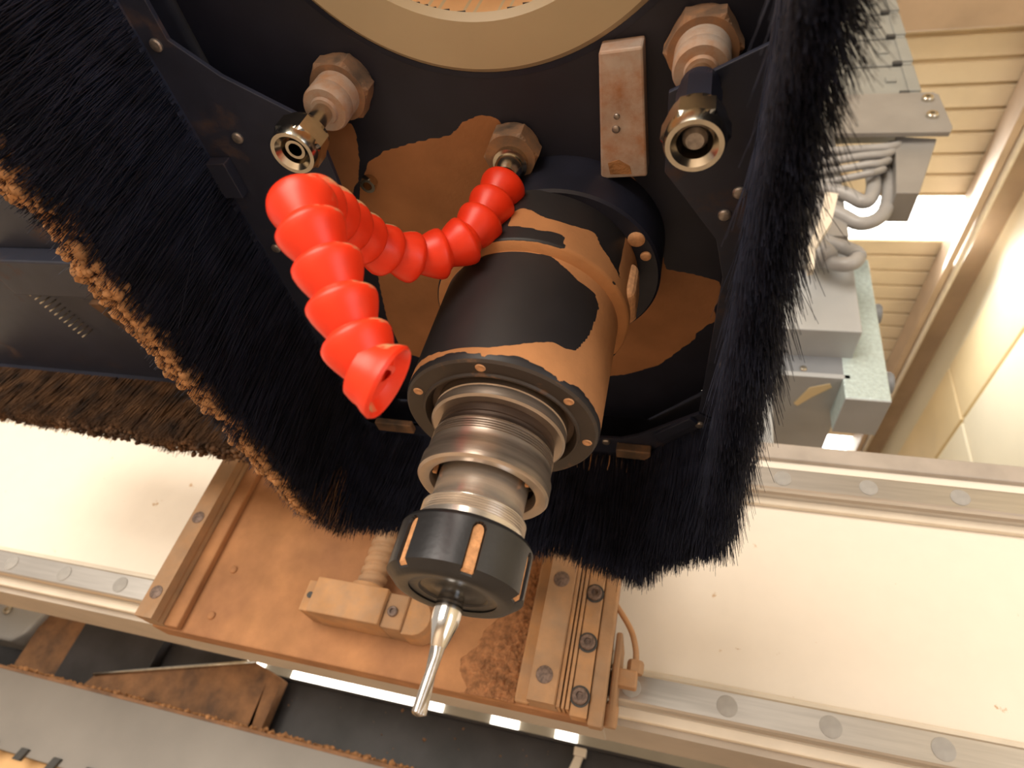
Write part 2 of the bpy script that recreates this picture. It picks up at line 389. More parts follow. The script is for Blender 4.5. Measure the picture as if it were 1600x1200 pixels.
# ================================================================== dusty vertical slide behind the spindle
zc = thing('slide_plate', 'brown dust-caked slide plate with vertical rails fixed to the white beam', 'slide plate', (-.3, .64, 1.155))
link('back_plate', box(-.548, -.046, .640, .672, 1.158, 1.56, .002), 'zplate', zc)
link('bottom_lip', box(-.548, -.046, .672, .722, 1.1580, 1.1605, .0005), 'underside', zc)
for x in (-.47, -.13):
    for z in (1.207, 1.470): link('rail_carriage', box(x - .05, x + .05, .672, .7205, z - .034, z + .034, .003), 'zblock', zc)
def vrail(x0, x1, y0, y1):
    m_ = (x0 + x1) / 2; w = (x1 - x0) / 2; d = y1 - y0
    return prism([(m_ - w, y1), (m_ - w, y0 + d * .62), (m_ - w * .86, y0 + d * .5), (m_ - w, y0 + d * .35), (m_ - w * .93, y0), (m_ + w * .93, y0), (m_ + w, y0 + d * .35), (m_ + w * .86, y0 + d * .5), (m_ + w, y0 + d * .62), (m_ + w, y1)], 1.160, 1.56, 'z')
rl = link('vertical_rail', vrail(-.5505, -.5265, .610, .640), 'zrail', zc)
for k in range(4): link('rail_bolt_cap', cap_me, 'screw_dark', rl, (-.5385, .610, 1.187 + .0905 * k), FW, (.75, .75, 1))
link('rail_step', box(-.5265, -.508, .630, .640, 1.160, 1.56, .002), 'zplate', zc)
rl = link('vertical_rail', vrail(-.1135, -.0868, .610, .640), 'zrail', zc)
for k in range(4): link('rail_bolt_cap', cap_me, 'screw_dark', rl, (-.1003, .610, 1.183 + .0905 * k), FW, (.8, .8, 1))
link('rail_step', box(-.128, -.1135, .632, .640, 1.160, 1.56, .002), 'zblock', zc)
for k, (x0, x1, y0) in enumerate([(-.0868, -.0835, .616), (-.0822, -.0795, .619), (-.0782, -.0750, .618)]):
    link('wiper_strip', box(x0, x1, y0, .640, 1.160, 1.56, .0006), 'zblock', zc)
link('clamp_bar', box(-.0742, -.0585, .620, .640, 1.156, 1.56, .001), 'zblock', zc)
link('edge_bar', box(-.0578, -.0445, .623, .640, 1.152, 1.56, .0015), 'zrail', zc)
sm = screw_mesh(.0072, .004)
ring_me = lathe([(.0074, 0), (.0092, 0), (.0092, .0012), (.0074, .0012)], 28, closed=True)
for z in (1.2204, 1.1729, 1.2680, 1.3155):
    s_ = link('socket_screw', sm, 'screw_dark', zc, (-.0668, .620, z), FW)
    link('counterbore_ring', ring_me, 'chain_dark', s_, (-.0668, .6205, z), FW)
bt = button_mesh(.0045, .003)
for x, z in ((-.482, 1.234), (-.481, 1.181)): link('screw_head', bt, 'zplate', zc, (x, .640, z), FW)
# the ball screw and its end bearing block
bs = thing('ball_screw', 'dusty vertical ball screw ending in a bearing block on the slide plate', 'ball screw', (-.30, .61, 1.195))
link('bearing_block', box(-.348, -.268, .594, .640, 1.194, 1.230, .0015), 'zblock', bs)
ear = link('mounting_ear', box(-.362, -.348, .604, .640, 1.196, 1.228, .0015), 'zblock', bs)
link('socket_hole', lathe([(.0034, 0), (.0034, .0006), (0, .0006)], 16), 'chain_dark', ear, (-.355, .604, 1.2125), FW)
ear = link('mounting_ear', box(-.268, -.246, .600, .640, 1.194, 1.228, .0015), 'zrail', bs)
link('socket_screw', screw_mesh(.0052, .003), 'screw_dark', ear, (-.2585, .600, 1.210), FW)
pts = [(-.246, 1.228)] + [(-.236 + .016 * math.cos(a), 1.210 + .0175 * math.sin(a)) for a in [R(80 - 20 * k) for k in range(9)]] + [(-.246, 1.192)]
link('rounded_end', prism(pts, .604, .640, 'y', .001), 'zblock', bs)
v = []; f = []; n = 40; rows = 260
for i in range(rows + 1):
    z = 1.226 + .33 * i / rows
    for k in range(n):
        a = 2 * math.pi * k / n; ph = (z / .0105 - k / n) % 1.0
        r = .0150 - .0024 * max(0, math.cos(2 * math.pi * ph)) ** .7
        v.append((-.300 + r * math.cos(a), .618 + r * math.sin(a), z))
for i in range(rows):
    for k in range(n): f.append((i * n + k, i * n + (k + 1) % n, (i + 1) * n + (k + 1) % n, (i + 1) * n + k))
me = mesh('screw', v, f); me.shade_smooth(); link('threaded_shaft', me, 'zrail', bs)
link('lock_collar', lathe([(.0, 0), (.0185, 0), (.0185, .006), (.015, .0075), (0, .0075)], 40, -.300, .618, 1.229), 'zblock', bs)
# sawdust heaped against the right vertical rail: an uneven caked crust
gx, gz = 130, 260; v = []; f = []
for j in range(gz):
    z = 1.1585 + .175 * j / (gz - 1)
    for i in range(gx):
        u = i / (gx - 1); x = -.200 + .072 * u
        w = float(np.interp(z, [1.158, 1.18, 1.21, 1.25, 1.29, 1.334], [.80, .85, .70, .42, .25, .10])) * (1 + .35 * noise.noise(Vector((z * 40, 1, 0))))
        e = max(0., min(1., (u - (1 - w)) / .45)); e *= min(1, (1.334 - z) / .02)
        n1 = noise.fractal(Vector((x * 170, 7, z * 170)), 1.0, 2.0, 4); n2 = noise.noise(Vector((x * 60, 3, z * 60)))
        h = -.0008 + .0095 * e ** .8 * (.55 + .5 * n2 + .42 * n1) - (.004 * max(0, u - .85) / .15 * (1 - w))
        v.append((x, .6398 - max(-.001, h), z))
for j in range(gz - 1):
    for i in range(gx - 1): f.append((j * gx + i, j * gx + i + 1, (j + 1) * gx + i + 1, (j + 1) * gx + i))
me = mesh('sawdust', v, f); me.shade_smooth()
o = link('sawdust', me, 'heap'); o['kind'] = 'stuff'
tag(o, 'heap of brown sawdust clinging to the slide plate beside its right rail', 'sawdust')
# grease nipple with its little feed hose
gf = thing('grease_fitting', 'small dusty grease elbow with a thin tan hose beside the slide plate', 'grease fitting', (-.03, .67, 1.205))
link('end_seal', box(-.0435, -.0370, .655, .7205, 1.172, 1.246, .002), 'zrail', gf)
link('elbow_block', box(-.0385, -.0195, .660, .676, 1.198, 1.214, .002), 'zblock', gf)
link('union_nut', hexnut(.0082, .012, 0, -.0225, .668, 1.2125), 'zrail', gf)
link('feed_hose', tube([(-.0225, .668, 1.223), (-.024, .668, 1.236), (-.030, .666, 1.252), (-.042, .664, 1.268), (-.058, .662, 1.285)], .0030, 10), 'zblock', gf)
link('drain_plug', lathe([(.0, 0), (.006, 0), (.007, .003), (.007, .018), (.004, .022), (0, .022)], 20, -.0405, .662, 1.160), 'zrail', gf)

# ================================================================== the dust hood
ZU, ZL = 1.375, 1.335            # fixed upper plate, brush frame below it
XL, XR, YB, YF = -.2875, .030, .472, -.14
hood = thing('dust_hood', 'black dust extraction hood with hanging bristle skirt around the spindle', 'dust hood', (-.12, .26, ZU))
# upper plate: finely divided underside carrying the dust patches
dustA = [(-0.2164, 0.224), (-0.2046, 0.2074), (-0.1904, 0.1991), (-0.167, 0.1936), (-0.1433, 0.19), (-0.1332, 0.1815), (-0.1219, 0.1776), (-0.1124, 0.1803), (-0.1077, 0.1903), (-0.0958, 0.2158), (-0.0891, 0.2438), (-0.1681, 0.321), (-0.2234, 0.4021), (-0.2398, 0.395), (-0.2414, 0.3544), (-0.2323, 0.3041), (-0.2258, 0.2446)]
dustB = [(-0.2277, 0.1782), (-0.2217, 0.1827), (-0.2048, 0.179), (-0.2058, 0.1895), (-0.2105, 0.2073), (-0.2159, 0.2191), (-0.2301, 0.2367), (-0.2343, 0.2289), (-0.2376, 0.214), (-0.2384, 0.1999)]
dustC = [(-0.055, 0.2142), (-0.0365, 0.2187), (-0.023, 0.2555), (-0.0162, 0.2894), (0.0046, 0.2942), (0.0192, 0.2992), (0.0217, 0.3137), (0.0171, 0.3231), (0.0204, 0.3356), (0.0065, 0.3569), (-0.0182, 0.3889), (-0.0434, 0.4038), (-0.07, 0.4112), (-0.095, 0.389), (-0.0638, 0.303), (-0.0535, 0.2688)]
notchC = [(0.0061, 0.3514), (0.0163, 0.3391), (0.0197, 0.3435), (0.0078, 0.3568)]
PC, PRO, PRI = (-.108, .030), .1235, .094
nx, ny = 230, 420; xs = np.linspace(XL + .004, XR - .002, nx); ys = np.linspace(YF, YB - .004, ny)
v = [(x, y, ZU) for y in ys for x in xs]; f = []
for j in range(ny - 1):
    for i in range(nx - 1):
        cx_, cy_ = (xs[i] + xs[i + 1]) / 2, (ys[j] + ys[j + 1]) / 2
        if math.hypot(cx_ - PC[0], cy_ - PC[1]) < PRI: continue
        if cy_ > YB - .010 - (cx_ + .024) * 1.09: continue
        f.append((j * nx + i, (j + 1) * nx + i, (j + 1) * nx + i + 1, j * nx + i + 1))
me = mesh('upper_plate', v, f)
d = np.array([(1. if (inside((p[0], p[1]), dustA) or inside((p[0], p[1]), dustB) or (inside((p[0], p[1]), dustC) and not inside((p[0], p[1]), notchC))) else 0.) for p in v]).reshape(ny, nx)
def blur(a):
    b = a.copy(); b[1:-1, 1:-1] = (a[1:-1, 1:-1] * 2 + a[:-2, 1:-1] + a[2:, 1:-1] + a[1:-1, :-2] + a[1:-1, 2:]) / 6; return b
for _ in range(2): d = blur(d)
set_attr(me, d.ravel())
link('upper_plate', me, 'black_dust', hood)
for q0, q1 in [((XL, YF), (XL, YB - .022)), ((XL, YB - .022), (XL + .020, YB)), ((XL + .020, YB), (-.024, YB - .006)), ((-.024, YB - .006), (XR + .004, YB - .065)), ((XR + .004, YB - .065), (XR + .004, YF))]:
    a = Vector((*q0, 0)); b = Vector((*q1, 0)); n_ = Vector((a.y - b.y, b.x - a.x, 0)).normalized() * .0015
    link('side_wall', prism([(p.x, p.y) for p in (a - n_, b - n_, b + n_, a + n_)], ZL, ZU + .004, 'z'), 'black_wall', hood)
# brush frame: a flat ring below the plate with chamfered rear corners and slanting front edges
outer = [(XL, YF), (XL, YB - .022), (XL + .020, YB), (-.024, YB - .006), (XR, YB - .068), (XR + .014, YF)]
def frame_piece(name, poly, t=.003): return link(name, prism(poly, ZL, ZL + t, 'z', .0004), 'frame', hood)
frame_piece('side_frame', [(XL, YF), (-.268, YF), (-.2660, .110), (-.2457, .1297), (-.2090, .1535), (-.2030, .175), (-.2040, .215), (-.2320, .245), (-.2600, .300), (-.2640, .452), (XL, .452)])
frame_piece('side_frame', [(XR + .006, YF), (.024, YF), (.026, .129), (-.0158, .1487), (-.0165, .190), (.012, .232), (.018, .260), (.014, .392), (XR + .003, .404)])
frame_piece('rear_frame', [(XL, .453), (XL, YB - .022), (XL + .020, YB), (-.024, YB - .006), (XR + .004, YB - .066), (XR + .003, .405), (.014, .395), (-.030, .432), (-.045, .440), (-.262, .450)])
# dirty strip along the frame edges where the bristle strips are clamped
hold = [((XL, YF), (XL, YB - .022), (-1, 0)), ((XL, YB - .022), (XL + .020, YB), (-.7, .7)), ((XL + .020, YB), (-.024, YB - .006), (0, 1)), ((-.024, YB - .006), (XR, YB - .068), (.72, .70)), ((XR, YB - .068), (XR, .06), (1, 0))]
for p0, p1, nrm in hold:
    a = Vector((*p0, 0)); b = Vector((*p1, 0)); n_ = Vector((*nrm, 0)).normalized()
    q = [a - n_ * .006, b - n_ * .006, b + n_ * .006, a + n_ * .006]
    link('bristle_holder', prism([(p.x, p.y) for p in q], ZL - .005, ZL + .001, 'z', .0006), 'frame', hood)
link('holder_tab', prism([(-.283, .176), (-.268, .176), (-.268, .200), (-.283, .200)], ZL - .0075, ZL, 'z', .0006), 'frame', hood)
def wob(seed, amp, fr): return lambda t: amp * noise.noise(Vector((t * fr, seed, 0)))
L0 = .103
rows = []
w1 = wob(1, .006, 9); rows.append(('left', brush_row((XL, -.10), (XL, YB - .02), ZL - .002, 11000, .013, lambda t: L0 + w1(t), .05, (-1, 0), .0005)))
w2 = wob(2, .006, 5); rows.append(('corner', brush_row((XL, YB - .022), (XL + .020, YB), ZL - .002, 1500, .012, lambda t: L0 - .003 + w2(t), .08, (-.7, .7), .0005)))
w3 = wob(3, .007, 7); rows.append(('rear', brush_row((XL + .018, YB), (-.024, YB - .006), ZL - .002, 8000, .013, lambda t: L0 - .010 + .012 * max(0, t - .75) / .25 + w3(t), .05, (0, 1), .0005)))
w4 = wob(4, .008, 6); rows.append(('corner', brush_row((-.026, YB - .006), (XR, YB - .068), ZL - .002, 4200, .012, lambda t: L0 + .010 * max(0, 1 - t * 3) - .004 + w4(t), .06, (.72, .7), .0005, .02)))
w5 = wob(5, .008, 9); rows.append(('right', brush_row((XR, YB - .068), (XR, .05), ZL - .002, 13000, .011, lambda t: L0 - .006 + w5(t), .03, (1, 0), .00034, .016)))
for nm, (b, d, L, r, bend) in rows:
    o = link('bristle_strip', bristle_mesh(b, d, L, r, bend), 'bristle', hood); o['kind'] = 'stuff'
# solid heart of each strip, so that the packed bristles stay opaque
for p0, p1, nrm in hold:
    a = Vector((*p0, 0)); b = Vector((*p1, 0)); n_ = Vector((*nrm, 0)).normalized()
    q = [a - n_ * .0035, b - n_ * .0035, b + n_ * .0035, a + n_ * .0035]
    link('bristle_bundle', prism([(p.x, p.y) for p in q], ZL - .080, ZL - .002, 'z'), 'bristle', hood)
# pale stray bristles at the rear left corner and the comb of wire staples at the rear
b, d, L, r, bend = brush_row((XL - .004, YB - .05), (XL + .02, YB + .006), ZL - .055, 260, .006, lambda t: .052, .25, (-.7, .7), .00022, .06)
o = link('pale_bristles', bristle_mesh(b, d, L, r, bend), 'clump', hood); o['kind'] = 'stuff'
for k in range(12):
    x = -.080 + .0052 * k
    link('staple_wire', tube([(x, YB - .0115, ZL - .004), (x + RNG.normal() * .0006, YB - .0115, ZL - .012 - .004 * RNG.random()), (x + RNG.normal() * .001, YB - .011, ZL - .018 - .004 * RNG.random())], .0005, 6, 2), 'slotdust' if k % 3 == 2 else 'screw_dark', hood)
# crust of dust on the tips of the left strip
nl = 3600; c = np.zeros((nl, 3)); c[:, 1] = .0 + (YB - .025) * RNG.random(nl)
tt = c[:, 1] / YB; fade = np.interp(c[:, 1], [0, .1, .3, .4, .45], [.9, 1, 1, .8, .5])
c[:, 0] = XL + .001 - .020 * RNG.random(nl) * fade
c[:, 2] = ZL - .002 - L0 + .010 * RNG.random(nl) + .006 * np.array([noise.noise(Vector((y * 30, 5, 0))) for y in c[:, 1]]) + (XL - c[:, 0]) * .25
o = link('dust_crust', lumps_mesh(c, .0013 + .0026 * RNG.random(nl) ** 2), 'clump', hood); o['kind'] = 'stuff'
# extraction port
link('port_ring', lathe([(PRI, 0), (PRI + .003, -.004), (PRO - .003, -.004), (PRO, -.001), (PRO, .03), (PRI, .03)], 128, PC[0], PC[1], ZU, closed=True), 'cream', hood)
link('port_throat', lathe([(PRI, .0), (PRI, .16), (PRI + .002, .16), (PRI + .002, .0)], 96, PC[0], PC[1], ZU, closed=True), 'port_in', hood)
link('port_gasket', lathe([(PRO, -.001), (PRO + .0035, 0), (PRO + .0035, .004), (PRO, .004)], 128, PC[0], PC[1], ZU - .0005, closed=True), 'frame', hood)
# screws of the frame
scm = screw_mesh(.0042, .0032); bsm = button_mesh(.0034, .0022)
for x, y in [(-.2739, .1116), (-.2551, .1641), (-.2715, .2447), (-.2715, .36)]: link('frame_screw', bsm, 'screw', hood, (x, y, ZL), DN)
link('frame_screw', scm, 'chrome', hood, (.0306, .1331, ZL), DN)
link('frame_screw', screw_mesh(.0052, .0032), 'screw', hood, (.0440, .1200, ZL - .004), DN)
for x, y in [(.0147, .2153), (.0282, .2546), (.0205, .2016), (.0257, .3366), (.0039, .3949 + .014), (-.057, .445), (.0154, .4081)]:
    link('frame_screw', bsm, 'screw', hood, (x, y, ZL), DN)
link('rear_clip', box(-.268, -.232, .443, .456, ZL - .006, ZL, .001), 'hexdust', hood)
link('rear_clip', box(-.048, -.020, .444, .456, ZL - .008, ZL, .001), 'hexdust', hood)
link('rear_pad', prism([(-.018, .424), (.008, .398), (.014, .404), (-.012, .432)], ZL - .003, ZL, 'z', .0005), 'frame', hood)
link('gap_nut', hexnut(.0058, .006, .003, -.2075, .2205, ZU - .006), 'chrome', hood)

# dusty aluminium block screwed under the plate
sb = thing('metal_block', 'pale dust-streaked rectangular metal block screwed below the round port', 'metal block', (-.042, .177, ZU - .013))
pb = [(-.0512, .1412), (-.0300, .1398), (-.0275, .2105), (-.0535, .2118)]
link('block_body', prism(pb, ZU - .013, ZU, 'z', .0012), 'sensor', sb)
for x, y, r in ((-.0433, .1741, .0016), (-.0439, .1813, .0022)): link('block_screw', button_mesh(r, .0012), 'screw', sb, (x, y, ZU - .013), DN)
link('dust_smear', prism([(-.049, .2015), (-.043, .1995), (-.037, .2035), (-.036, .2085), (-.048, .2085)], ZU - .0134, ZU - .0128, 'z'), 'clump', sb)

# lifting rods
def lift_rod(name, label, x, y, kind):
    t = thing(name, label, 'rod fitting', (x, y, ZU))
    big = .0185
    link('hex_base', hexnut(big, .014, 0, x, y, ZU - .014), 'hexdust', t)
    rc = big * .70
    link('collar', lathe([(0, 0), (rc * .55, 0), (rc * .60, .002), (rc * .92, .002), (rc, .004), (rc, .0105), (rc * .96, .0115), (rc, .0125), (rc, .024), (0, .024)], 48, x, y, ZU - .034), 'collar', t)
    link('rod', lathe([(0, 0), (.0052, 0), (.0052, .05), (0, .05)], 28, x, y, ZU - .070), 'chrome', t)
    zz = ZU - .070 if not kind else ZL - .048
    if kind: link('dark_sleeve', hexnut(.0098, .036, 0, x, y + .002, ZL - .036), 'black', t)
    n_ = link('end_nut', hexnut(.0138, .015, .0072, x, y, zz), 'chrome', t)
    link('nut_collar', lathe([(.0072, 0), (.0094, -.0025), (.0114, -.0025), (.0124, 0), (.0124, .004), (.0072, .004)], 40, x, y, zz - .001, closed=True), 'chrome', n_)
    link('stud_end', lathe([(0, .001), (.0036, .001), (.0050, .003), (.0050, .02), (0, .02)], 28, x, y, zz - .001), 'screw', t)
    return t
lift_rod('lifting_rod', 'chrome lifting rod with hex nut hanging above the orange hose', -.1985, .1545, 0)
lift_rod('lifting_rod', 'large hex fitting and ring nut beside the pale metal block', -.0024, .1440, 1)

# ================================================================== spindle
SX, SY, ZB = -.0892, .2633, 1.05
sp = thing('spindle', 'dark cylindrical router spindle with a steel nose and patchy brown dust', 'spindle', (SX, SY, ZB + .174))
def cyl_dust(prof_rows, n, testf):
    v = []; d = []; k = len(prof_rows)
    for i in range(n):
        a = -180 + 360 * i / n
        for r, z in prof_rows:
            v.append((SX + r * math.cos(R(a)), SY + r * math.sin(R(a)), ZB + z)); d.append(testf(a, z))
    f = [(i * k + q, ((i + 1) % n) * k + q, ((i + 1) % n) * k + q + 1, i * k + q + 1) for i in range(n) for q in range(k - 1)]
    me = mesh('dusted', v, f); D = np.array(d, dtype=float).reshape(n, k)
    for _ in range(2): D = (D * 2 + np.roll(D, 1, 0) + np.roll(D, -1, 0)) / 4
    set_attr(me, D.ravel()); me.shade_smooth(); return me
clean = [(-205, .246), (-149.9, 0.246), (-135.3, 0.2475), (-116.7, 0.2474), (-92.8, 0.248), (-81.2, 0.248), (-69.9, 0.2488), (-58.8, 0.244), (-49.2, 0.2402), (-36.2, 0.24), (-31.0, 0.2345), (-32.1, 0.2243), (-34.6, 0.2113), (-41.5, 0.1969), (-47.7, 0.1943), (-55.8, 0.1939), (-64.2, 0.19), (-76.1, 0.184), (-88.3, 0.1805), (-110.6, 0.1800), (-135.7, 0.1829), (-205, .184)]
def body_dust(a, z):
    if inside((a, z), clean) or inside((a - 360, z), clean): return 0.
    if z < .1768 + .0022 * noise.noise(Vector((a * .05, 3, 0))) + .0016 * RNG.random(): return .25
    return 1.
zs = [.1745] + list(np.linspace(.176, .262, 90))
link('body', cyl_dust([(.0508, .1740)] + [(.0515, z) for z in zs[1:]], 300, body_dust), 'spindle_black', sp)
c1 = [(-96.0, 0.274), (-91.7, 0.2769), (-78.9, 0.2700), (-62.8, 0.2700), (-49.2, 0.2738), (-44.9, 0.2672), (-30.6, 0.2613), (-22.9, 0.257), (-36.1, 0.2479), (-48.6, 0.2459), (-54.1, 0.2463), (-63.1, 0.2499), (-66.5, 0.2606), (-80.2, 0.2595), (-96.7, 0.2619)]
def collar_dust(a, z):
    if inside((a, z), c1): return 1.
    if -28 < a < 70: return 1. if noise.noise(Vector((a * .04, z * 60, 2))) > -.25 else 0.
    if z < .2505: return .9
    return .0
link('clamp_collar', cyl_dust([(.0515, .2485), (.0560, .2500)] + list(zip(np.interp(np.linspace(0, 1, 40), [0, .5, 1], [.0575, .0578, .0585]), np.linspace(.2515, .292, 40))), 240, collar_dust), 'spindle_black', sp)
fl = link('mount_flange', lathe([(.046, .0), (.0595, .0), (.061, .0015), (.061, .034), (.046, .034)], 120, SX + .011, SY + .002, ZB + .291, closed=True), 'black', sp)
for a, r in ((-31, .0050), (-17, .0032), (40, .0045)):
    link('flange_bolt', button_mesh(r, .002), 'holedust', fl, (SX + .011 + .0545 * math.cos(R(a)), SY + .002 + .0545 * math.sin(R(a)), ZB + .291), DN)
link('clamp_lug', box(SX + .046, SX + .0605, SY - .016, SY + .012, ZB + .256, ZB + .285, .006, 4), 'holedust', sp)
# nose flange with recess and dusty screw holes
nf = link('nose_flange', lathe([(.0380, .004), (.0395, .0), (.0402, -.0012), (.0412, -.0012), (.0418, 0), (.0495, 0), (.0508, .0012), (.0508, .006), (.036, .006), (.036, .010), (.038, .010)], 120, SX, SY, ZB + .1728, closed=True), 'flange', sp)
for a in (-92, -33, 12, -150, 72, 150):
    link('screw_hole', lathe([(0, 0), (.0014, .0001), (.0022, .0005), (.0026, 0), (.0026, -.001)], 18, smooth_ang=80), 'holedust', nf, (SX + .0457 * math.cos(R(a)), SY + .0457 * math.sin(R(a)), ZB + .1727), DN)
link('nose_seat', lathe([(.030, .012), (.0385, .012), (.0385, .0075), (.030, .0075)], 80, SX, SY, ZB + .170, closed=True), 'steel_brown', sp)
def ribs(r, z0, z1, n, dep):
    o = []
    for k in range(n):
        a = z0 + (z1 - z0) * k / n; b = z0 + (z1 - z0) * (k + 1) / n
        o += [(r, a), (r, a + (b - a) * .55), (r - dep, a + (b - a) * .68), (r - dep, a + (b - a) * .9)]
    return o
link('shaft_shoulder', lathe([(.028, .1650), (.0340, .1650), (.0352, .1660), (.0352, .1705), (.0344, .1710), (.0344, .1718), (.0350, .1723), (.0348, .1800), (.03, .1800)], 96, SX, SY, ZB), 'steel_dark', sp)
link('shaft_groove', lathe([(.0310, .1555), (.0306, .1580), (.0298, .1583), (.0298, .1600), (.0304, .1603), (.0298, .1660)], 96, SX, SY, ZB), 'steel_brown', sp)
link('labyrinth_ring', lathe([(.0250, .1395), (.0265, .1338), (.0275, .1332), (.0314, .1332), (.0326, .1344), (.0326, .1420), (.0318, .1440), (.0312, .1475)] + [(r, z) for r, z in ribs(.0313, .1490, .1556, 5, .0007)] + [(.0310, .1560), (.025, .1562)], 120, SX, SY, ZB), 'steel_dark', sp)
link('shaft_neck', lathe([(.0222, .1420), (.0222, .1225), (.0228, .1205), (.0252, .1190)] + [(.0252, .1186), (.0246, .1182), (.0252, .1174), (.0246, .1170), (.0252, .1162), (.0246, .1158), (.0252, .1150), (.0246, .1146), (.0252, .1138), (.0246, .1134), (.0252, .1126), (.0252, .105)], 96, SX, SY, ZB), 'steel', sp)
for a in (205, -18):
    link('bore_glint', box(SX + .0245 * math.cos(R(a)) - .001, SX + .0245 * math.cos(R(a)) + .001, SY + .0245 * math.sin(R(a)) - .001, SY + .0245 * math.sin(R(a)) + .001, ZB + .1345, ZB + .1400, .0003), 'slotdust', sp)  # glints in the bore, modelled as small blocks in the dust colour

# collet nut: slotted blackened ring, built with real slots
cn = thing('collet_nut', 'black slotted collet nut with dust-filled slots on the spindle nose', 'collet nut', (SX, SY, ZB + .081))
RN = .0310; NSEG = 180; SLOTS = [-125 + 60 * k for k in range(6)]
def slot_depth(a, z):
    """depth of the spanner slots: rounded at the top, open to the lower rim"""
    for s in SLOTS:
        da = ((a - s + 180) % 360) - 180; x = R(da) * RN
        hw = .0030
        top = .1045 - hw
        if z <= top: e = abs(x) / hw
        else: e = math.hypot(x, z - top) / hw
        if e < 1: return .0030
    return 0.
prof = [(.0200, .0815), (.0240, .0808), (.0262, .0812), (.0278, .0825)] + [(RN, z) for z in np.linspace(.0850, .1062, 34)] + [(.0300, .1078), (.0285, .1085), (.0255, .1085)]
v = []; f = []; k = len(prof); n = 540
for i in range(n):
    a = -180 + 360 * i / n
    for r, z in prof:
        rr = min(r, RN - slot_depth(a, z)) if z < .107 and r > .027 else r
        v.append((SX + rr * math.cos(R(a)), SY + rr * math.sin(R(a)), ZB + z))
for i in range(n):
    for q in range(k - 1): f.append((i * k + q, ((i + 1) % n) * k + q, ((i + 1) % n) * k + q + 1, i * k + q + 1))
bm = bmesh.new(); me = mesh('nut', v, f); bm.from_mesh(me)
for e in bm.edges:
    if len(e.link_faces) == 2 and e.calc_face_angle(0) > R(34): e.smooth = False
for fc in bm.faces: fc.smooth = True
bmesh.ops.recalc_face_normals(bm, faces=bm.faces); bm.to_mesh(me); bm.free()
link('nut_body', me, 'nut_black', cn)
for s in SLOTS:
    pts = [(-.0029, .0835), (.0029, .0835), (.0029, .1015)] + [(.0029 * math.cos(a), .1015 + .0029 * math.sin(a)) for a in [R(30 * q) for q in range(1, 6)]] + [(-.0029, .1015)]
    bm = bmesh.new(); A = [bm.verts.new((p[0], 0, p[1])) for p in pts]; B = [bm.verts.new((p[0] * .8, -.0016, p[1] if p[1] > .085 else p[1] + .0012)) for p in pts]
    bm.faces.new(B)
    for i in range(len(pts)): bm.faces.new((A[i], A[(i + 1) % len(pts)], B[(i + 1) % len(pts)], B[i]))
    me = bm_mesh(bm); rr = RN - .0031
    link('slot_dust', me, 'slotdust', cn, (SX + rr * math.cos(R(s)), SY + rr * math.sin(R(s)), ZB), (0, 0, R(s + 90)))
link('collet_face', lathe([(0, .0826), (.0085, .0826), (.0095, .0832), (.0150, .0832), (.0158, .0824), (.0200, .0822), (.0212, .0815)], 72, SX, SY, ZB), 'nut_black', cn)

# cutter
rb = thing('router_bit', 'slim polished straight router bit held in the collet nut', 'router bit', (SX, SY, ZB + .034))
link('shank', lathe([(.0026, .0585), (.0034, .0600), (.0061, .0695), (.0064, .0722), (.0060, .0790), (.0054, .0835), (.0054, .090)], 48, SX, SY, ZB), 'carbide', rb)
v = []; f = []; n = 28; rows = 46
for i in range(rows + 1):
    z = .0338 + .0258 * i / rows; tw = 2.2 * i / rows + .6
    fade = min(1, (rows - i) / 8)
    for q in range(n):
        a = 2 * math.pi * q / n; w_ = abs(math.cos(a - tw))
        r = .0031 * (1 - fade * (.42 * (1 - w_) ** 1.3)); v.append((SX + r * math.cos(a), SY + r * math.sin(a), ZB + z + (.0006 * math.cos(2 * (a - tw)) if i == 0 else 0)))
for i in range(rows):
    for q in range(n): f.append((i * n + q, i * n + (q + 1) % n, (i + 1) * n + (q + 1) % n, (i + 1) * n + q))
f.append(tuple(range(n))[::-1]); me = mesh('flutes', v, f); me.shade_smooth(); link('fluted_cutter', me, 'carbide_flute', rb)

# ================================================================== segmented coolant hose
hp = [(-0.104, 0.2005, 1.3598), (-0.1044, 0.2014, 1.3413), (-0.1084, 0.2017, 1.3186), (-0.1129, 0.2026, 1.2981), (-0.1249, 0.2027, 1.2841), (-0.1383, 0.1969, 1.2738), (-0.1464, 0.1862, 1.2672), (-0.1511, 0.1703, 1.2586), (-0.149, 0.1498, 1.2454), (-0.1432, 0.127, 1.2232), (-0.1329, 0.1306, 1.2092), (-0.1248, 0.1386, 1.1989), (-0.1164, 0.1461, 1.1859), (-0.1097, 0.1532, 1.1761), (-0.1025, 0.1578, 1.1681), (-0.0987, 0.1625, 1.1671)]
hs = thing('segmented_hose', 'orange-red ball-jointed segmented hose curling beside the dark spindle', 'hose', (-.104, .2005, 1.36))
P = smooth_path(hp[1:], 24); acc = [0]
for a, b in zip(P, P[1:]): acc.append(acc[-1] + (b - a).length)
def on(s):
    s = max(0, min(acc[-1], s))
    for i in range(len(acc) - 1):
        if acc[i + 1] >= s:
            t = (s - acc[i]) / max(1e-9, acc[i + 1] - acc[i]); return P[i].lerp(P[i + 1], t)
    return P[-1]
NS = 16; END = acc[-1] - .007; step = END / NS
